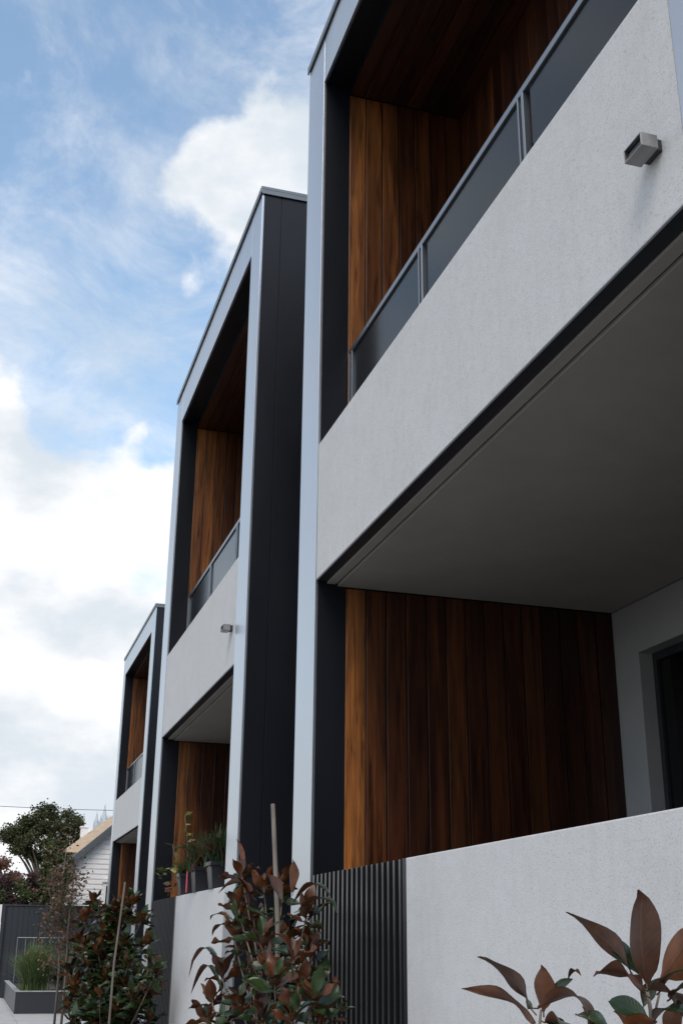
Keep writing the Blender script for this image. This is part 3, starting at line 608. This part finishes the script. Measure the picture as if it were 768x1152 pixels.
# ------------------------------------------------------------------ planter, fence and grasses at the end
e = empty('planter_box', (2.2, 31.5, 0)); tag(e, 'long charcoal planter box with pale top edge holding green grass', 'planter')
MB().box(1.2, 1.28, 28.0, 35.3, -.005, .435, .004).box(1.2805, 4.2, 28.0, 28.08, -.005, .435, .004).box(1.2805, 4.2, 35.2, 35.3, -.005, .435, .004).build('sides', M['darkmetal'], e)
MB().box(1.18, 1.30, 27.98, 35.3, .4355, .46, .004).box(1.3005, 4.2, 27.98, 28.10, .4355, .46, .004).build('coping', M['kerb'], e)
MB().box(1.2805, 4.2, 28.081, 35.19, .0, .38).build('soil', M['soil'], e)
tuft('grass_clump', (1.62, 28.9, .38), 2200, 1.15, .80, .013, [M['grass'], M['dry_grass']], (0, 0, 0, 0, 0, 0, 1), 'tall fine green grass clump in the charcoal planter', 'grass', 51, droop=.35)
tuft('grass_clump', (2.45, 28.7, .38), 260, .55, .42, .012, [M['grass'], M['dry_grass']], (1, 1, 0), 'short straw coloured grass clump in the planter beside the leftmost magnolia', 'grass', 52, droop=.5)
def low_shrub(c, rad, n, mats, mi, label, seed, name='shrub', size=.09):
    rr = random.Random(seed); e = empty(name, c); tag(e, label, 'shrub'); b = MB(); st = MB()
    cl = [(Vector((rr.gauss(0, .45) * rad[0], rr.gauss(0, .45) * rad[1], (rr.uniform(.1, 1)) * rad[2])), rr.uniform(.15, .35)) for _ in range(26)]
    for k, _ in cl[:10]: st.tube([c, Vector(c) + k * .6, Vector(c) + k], [.012, .008, .004], 5)
    for i in range(n):
        k, q = rr.choice(cl); p = Vector(c) + k + Vector((rr.gauss(0, 1), rr.gauss(0, 1), rr.gauss(0, 1))) * q * min(rad) * .6
        if p.z < c[2] + .02: continue
        fl(b, p, (rr.gauss(0, 1), rr.gauss(0, 1), rr.gauss(0, .7) + .2), size * rr.uniform(.7, 1.3), size * .55, rr, rr.choice(mi))
    b.build('foliage', mats, e); st.build('stem', M['bark'], e)
low_shrub((2.35, 30.6, .38), (.6, .5, 1.0), 1800, [M['dark_strap'], M['purple']], (0, 0, 1), 'dark leafy shrub in the planter behind the grass', 53)
# dark boundary fence of vertical boards
def fence(x0, x1, y, h, label):
    e = empty('boundary_fence', ((x0 + x1) / 2, y, 0)); tag(e, label, 'fence')
    b = MB(); n = int((x1 - x0) / .15)
    for i in range(n): a = x0 + i * .15; b.box(a + .003, a + .147, y, y + .02 + (i % 2) * .004, 0, h, .002)
    b.box(x0, x1, y + .026, y + .04, 0, h); b.build('boards', M['darkmetal'], e)
    b = MB(); b.box(x0, x1, y - .03, y + .05, h + .001, h + .04, .004); b.build('capping', M['darkmetal'], e)
    for i in range(int((x1 - x0) / 2.4) + 1): MB().box(x0 + i * 2.4, x0 + i * 2.4 + .09, y - .09, y - .001, 0, h - .001, .004).build('post', M['darkmetal'], e)
fence(.93, 6.9, 35.6, 2.40, 'tall dark board fence behind the planter')
b = MB(); b.box(.80, .92, 35.5, 35.62, 0, 2.43, .006); tag(b.build('gate_post', M['white_board'], origin=(.86, 35.56, 0)), 'slim white gate post at the left end of the dark fence', 'post')
# metal hoop rail in front of the fence
e = empty('metal_rail', (1.9, 34.8, .38)); tag(e, 'thin grey metal rail with uprights before the dark fence', 'railing')
MB().tube([(1.39, 34.8, 1.56), (2.9, 34.8, 1.56)], .014, 8).build('top_bar', M['steel'], e)
for xx in (1.40, 1.62, 1.84, 2.06, 2.28, 2.5, 2.72, 2.89): MB().tube([(xx, 34.8, .37), (xx, 34.8, 1.55)], .009, 6).build('upright', M['steel'], e)

# ------------------------------------------------------------------ trees
def limb(st, p, d, l, r0, depth, rr, ends, split=2.4):
    k = 4; pts = [Vector(p)]; dd = Vector(d).normalized()
    for i in range(k): dd = (dd + Vector((rr.gauss(0, .13), rr.gauss(0, .13), rr.gauss(0, .06)))).normalized(); pts.append(pts[-1] + dd * l / k)
    st.tube(pts, [r0 * (1 - .45 * i / k) for i in range(k + 1)], 7)
    if depth == 0: ends.append(pts[-1]); return
    if depth <= 1: ends.append(pts[2])
    for j in range(3 if rr.random() < split - 2 else 2):
        a = rr.uniform(0, 6.28); o = dd.orthogonal().normalized(); o.rotate(Matrix.Rotation(a, 3, dd)); nd_ = (dd + o * rr.uniform(.45, .95) + Vector((0, 0, .12))).normalized()
        limb(st, pts[-1], nd_, l * rr.uniform(.62, .85), r0 * .55, depth - 1, rr, ends, split)
def broad_tree(base, h, crown_c, crown_r, n, size, mats, mi, label, cat, seed, trunk_h, nclump=70, group='trees and bushes beyond the fence', gap=.0, trunk_r=.18, name='tree'):
    rr = random.Random(seed); base = Vector(base); e = empty(name, base); tag(e, label, cat, group)
    st = MB(); b = MB(); cc = Vector(crown_c); cr = Vector(crown_r)
    fork = Vector((base.x + rr.uniform(-.2, .2), base.y, trunk_h)); st.tube([base, base.lerp(fork, .5) + Vector((.06, 0, 0)), fork], [trunk_r, trunk_r * .8, trunk_r * .65], 9)
    cl = []
    tries = 0
    while len(cl) < nclump and tries < 5000:
        tries += 1; v = Vector((rr.gauss(0, 1), rr.gauss(0, 1), rr.gauss(0, 1))).normalized() * rr.uniform(.45, 1.0)
        if v.z < -.75: continue
        c = cc + Vector((v.x * cr.x, v.y * cr.y, v.z * cr.z)); q = rr.uniform(.16, .30) * min(cr)
        if any((c - k).length < (q + kq) * .55 for k, kq in cl): continue
        cl.append((c, q))
    for c, q in cl[:40]:
        m_ = fork.lerp(c, .5) + Vector((0, 0, .12 * cr.z)); st.tube([fork, fork.lerp(m_, .6), m_, m_.lerp(c, .6), c], [trunk_r * .35, trunk_r * .26, trunk_r * .18, trunk_r * .1, trunk_r * .05], 6)
    per = n // max(1, len(cl))
    for c, q in cl:
        mm = rr.choice(mi)
        for i in range(per):
            v = Vector((rr.gauss(0, 1), rr.gauss(0, 1), rr.gauss(0, .75))) * q * .52
            fl(b, c + v, (rr.gauss(0, 1), rr.gauss(0, 1), rr.gauss(0, .6)), size * rr.uniform(.6, 1.3), size * .6, rr, mm)
    st.build('trunk', M['bark'], e, smooth=True); b.build('crown', mats, e)
broad_tree((3.75, 65, 0), 9, (3.75, 65, 6.5), (2.4, 2.2, 1.6), 21000, .16, [M['tree_leaf'], M['green_leaf']], (0, 0, 0, 0, 1), 'large dark green broadleaf tree with open crown beyond the cottage', 'tree', 71, 3.6, 64, trunk_r=.24)
broad_tree((.6, 50, 0), 5, (.7, 50, 3.9), (1.3, 1.2, .95), 3600, .15, [M['pink_leaf'], M['autumn']], (0, 0, 1), 'dusty pink leaved tree at the left edge below the large tree', 'tree', 72, 2.2, 26, trunk_r=.10)
broad_tree((1.6, 41, 0), 3.6, (1.7, 41, 2.75), (1.35, 1.0, .85), 11000, .12, [M['purple'], M['green_leaf'], M['tree_leaf']], (0, 0, 1), 'low purple and green bush just behind the dark fence', 'bush', 73, 1.4, 60, trunk_r=.06, name='bush')
broad_tree((2.5, 37, 0), 5, (2.42, 37, 3.45), (.48, .5, .95), 6500, .085, [M['green_leaf'], M['tree_leaf']], (0, 1), 'narrow green leafy tree at the left edge of the cottage gable', 'tree', 74, 1.8, 40, trunk_r=.09)
broad_tree((2.4, 38.6, 0), 4, (2.35, 38.6, 2.9), (.42, .45, .9), 3200, .11, [M['tree_leaf'], M['dark_strap']], (0, 0, 1), 'dark green bush rising behind the fence beside the cottage wall', 'bush', 76, 1.2, 24, trunk_r=.05, name='bush')
broad_tree((-1.4, 46, 0), 4, (-1.2, 46, 2.7), (1.8, 1.2, 1.2), 4200, .14, [M['tree_leaf'], M['purple']], (0, 1), 'wide dark hedge bush at the far left behind the fence', 'bush', 77, 1.2, 30, trunk_r=.08, name='bush')
# slender autumn tree by the planter
rr = random.Random(80); e = empty('young_tree', (1.50, 20.2, 0)); tag(e, 'slender young tree with pale stems and russet autumn leaves', 'tree')
st = MB(); b = MB()
for pth in ([(1.50, 20.2, 0), (1.50, 20.2, 1.0), (1.46, 20.2, 1.7), (1.42, 20.2, 2.4), (1.45, 20.2, 3.0)], [(1.60, 20.1, 0), (1.60, 20.1, 1.0), (1.58, 20.1, 1.8), (1.60, 20.1, 2.6)]):
    st.tube(pth, [.022, .018, .014, .009, .005][:len(pth)], 7)
    for k in range(20):
        z = rr.uniform(1.0, pth[-1][2]); i = max(j for j in range(len(pth) - 1) if pth[j][2] <= z + 1e-6); t = (z - pth[i][2]) / (pth[i + 1][2] - pth[i][2]); p = Vector(pth[i]).lerp(Vector(pth[i + 1]), t)
        q = p + Vector((rr.gauss(0, .12) - .02, rr.gauss(0, .12), rr.uniform(.05, .25))); st.tube([p, p.lerp(q, .5), q], [.005, .004, .002], 5)
        for w in range(52 if z > 1.5 else 24): fl(b, q + Vector((rr.gauss(0, .08), rr.gauss(0, .09), rr.gauss(0, .09))), (rr.gauss(0, 1), rr.gauss(0, 1), rr.gauss(-.2, .6)), rr.uniform(.04, .085), .035, rr, rr.choice((0, 0, 0, 1, 1, 2, 2)))
st.build('trunk', M['stake'], e, smooth=True); b.build('crown', [M['autumn'], M['pink_leaf'], M['green_leaf']], e)

# ------------------------------------------------------------------ weatherboard cottage
e = empty('weatherboard_cottage', (5.9, 42, 0)); tag(e, 'white weatherboard cottage with steep gable behind the farthest townhouse', 'cottage')
xl, xr, y0, y1, ze, zp = 2.95, 9.0, 38.0, 46.0, 3.85, 6.5
xm = (xl + xr) / 2; sl = (zp - ze) / (xm - xl)
b = MB()
z = 0
while z < zp - .1:
    zt = min(z + .15, zp); half = (xr - xl) / 2 if zt <= ze else (zp - zt) / sl
    if half > .05: # lapped board: leans out at its lower edge
        a, c = xm - half, xm + half
        b.add([(a, y0 - .022, z), (c, y0 - .022, z), (c, y0 - .004, zt), (a, y0 - .004, zt), (a, y0, z), (c, y0, z), (c, y0, zt), (a, y0, zt)], [(0, 1, 2, 3), (0, 4, 5, 1), (3, 2, 6, 7), (0, 3, 7, 4), (1, 5, 6, 2)])
    z += .15
b.add([(xl, y0 + .001, 0), (xr, y0 + .001, 0), (xr, y0 + .001, ze), (xm, y0 + .001, zp), (xl, y0 + .001, ze), (xl, y1, 0), (xr, y1, 0), (xr, y1, ze), (xm, y1, zp), (xl, y1, ze)],
      [(0, 1, 2, 3, 4), (5, 9, 8, 7, 6), (0, 4, 9, 5), (1, 6, 7, 2)])
b.build('wall', M['white_board'], e)
rf = MB()
for s_ in (-1, 1):
    x_e = xm + s_ * ((xr - xl) / 2 + .3); z_e = ze - .3 * sl
    rf.add([(xm, y0 - .25, zp + .03), (x_e, y0 - .25, z_e + .03), (x_e, y1 + .2, z_e + .03), (xm, y1 + .2, zp + .03), (xm, y0 - .25, zp + .10), (x_e, y0 - .25, z_e + .10), (x_e, y1 + .2, z_e + .10), (xm, y1 + .2, zp + .10)],
           [(0, 1, 2, 3), (4, 7, 6, 5), (0, 4, 5, 1), (1, 5, 6, 2), (2, 6, 7, 3)])
rf.build('roof', M['slate'], e)
for s_ in (-1, 1):
    x_e = xm + s_ * ((xr - xl) / 2 + .3); z_e = ze - .3 * sl; bb = MB()
    bb.add([(xm, y0 - .285, zp - .12), (x_e, y0 - .285, z_e - .12), (x_e, y0 - .285, z_e + .1), (xm, y0 - .285, zp + .1), (xm, y0 - .252, zp - .12), (x_e, y0 - .252, z_e - .12), (x_e, y0 - .252, z_e + .1), (xm, y0 - .252, zp + .1)],
           [(0, 1, 2, 3), (4, 7, 6, 5), (0, 4, 5, 1), (1, 5, 6, 2), (2, 6, 7, 3)]); bb.build('barge_board', M['cap'], e)
w = MB(); w.box(3.93, 5.2, y0 - .06, y0 - .023, 2.0, 3.2, .004); wo_ = w.build('window', M['white_board'], e); MB().box(4.02, 5.1, y0 - .065, y0 - .061, 2.1, 3.1).build('glass', M['win'], wo_)
MB().box(3.88, 5.25, y0 - .11, y0 - .0605, 3.205, 3.28, .004).build('window_hood', M['white_board'], e)
# tan roofed house further back
e = empty('tan_roofed_house', (7.5, 52, 0)); tag(e, 'house with sunlit tan roof showing above the cottage gable', 'house')
MB().box(3.9, 13, 50.2, 58, 0, 5.0).build('wall', M['white_board'], e)
rf = MB(); rf.add([(3.35, 49.6, 4.85), (12.5, 49.6, 4.85), (10.8, 54, 8.6), (5.9, 54, 6.9), (12.5, 58.5, 4.85), (3.35, 58.5, 4.85)], [(0, 1, 2, 3), (1, 4, 2), (4, 5, 3, 2), (5, 0, 3), (0, 5, 4, 1)]); rfo = rf.build('roof', M['tan_roof'], e)
ch = MB(); ch.box(4.22, 4.50, 51.5, 51.8, 5.0, 6.0, .01); ch.box(4.18, 4.54, 51.46, 51.84, 6.001, 6.06, .01); ch.build('chimney', M['white_board'], rfo)
# cathedral spires far away
e = empty('cathedral', (39, 400, 0)); tag(e, 'distant stone cathedral in haze-paled colour with pointed spires above the rooftops', 'cathedral')
MB().box(34.5, 44, 402, 440, 0, 30, .2).build('nave', M['stone'], e)
def spire(x, y, w, zb, zt):
    t = MB(); t.box(x - w / 2, x + w / 2, y - w / 2, y + w / 2, 0, zb, .05).build('tower', M['stone'], e)
    s_ = MB(); q = w * .46; n = 8; vs = [(x + q * math.cos(2 * math.pi * k / n + .39), y + q * math.sin(2 * math.pi * k / n + .39), zb + .01) for k in range(n)] + [(x, y, zt)]
    s_.add(vs, [(k, (k + 1) % n, n) for k in range(n)])
    for sx in (-1, 1):
        for sy in (-1, 1):
            px_, py_ = x + sx * w * .42, y + sy * w * .42; k_ = w * .07
            s_.add([(px_ - k_, py_ - k_, zb), (px_ + k_, py_ - k_, zb), (px_ + k_, py_ + k_, zb), (px_ - k_, py_ + k_, zb), (px_, py_, zb + (zt - zb) * .4)], [(0, 1, 4), (1, 2, 4), (2, 3, 4), (3, 0, 4)])
    s_.build('spire', M['stone'], e)
spire(37.6, 400.5, 1.8, 37.6, 42.2); spire(40.0, 400, 2.6, 38.6, 44.6); spire(41.8, 401, 1.6, 37.5, 41.0)
# overhead cable between two poles
def pole(x, y, label):
    e = empty('utility_pole', (x, y, 0)); tag(e, label, 'pole', 'utility poles')
    MB().tube([(x, y, 0), (x, y, 8.3)], [.14, .1], 10).build('pole', M['bark'], e); MB().box(x - .9, x + .9, y - .06, y + .06, 7.75, 7.87, .01).build('crossarm', M['bark'], e)
pole(-9.5, 59, 'brown utility pole across the road carrying the overhead cable')
pole(14.5, 60, 'brown utility pole hidden behind the terrace carrying the overhead cable')
pts = [(-9.5 + 24 * t, 59 + t, 8.0 - .45 * 4 * t * (1 - t)) for t in [i / 30 for i in range(31)]]
b = MB(); b.tube(pts, .014, 5); tag(b.build('overhead_cable', M['cable'], origin=pts[0]), 'thin dark overhead cable crossing the sky at the lower left', 'cable')
for o in bpy.data.objects:
    if '_o' in o: del o['_o']
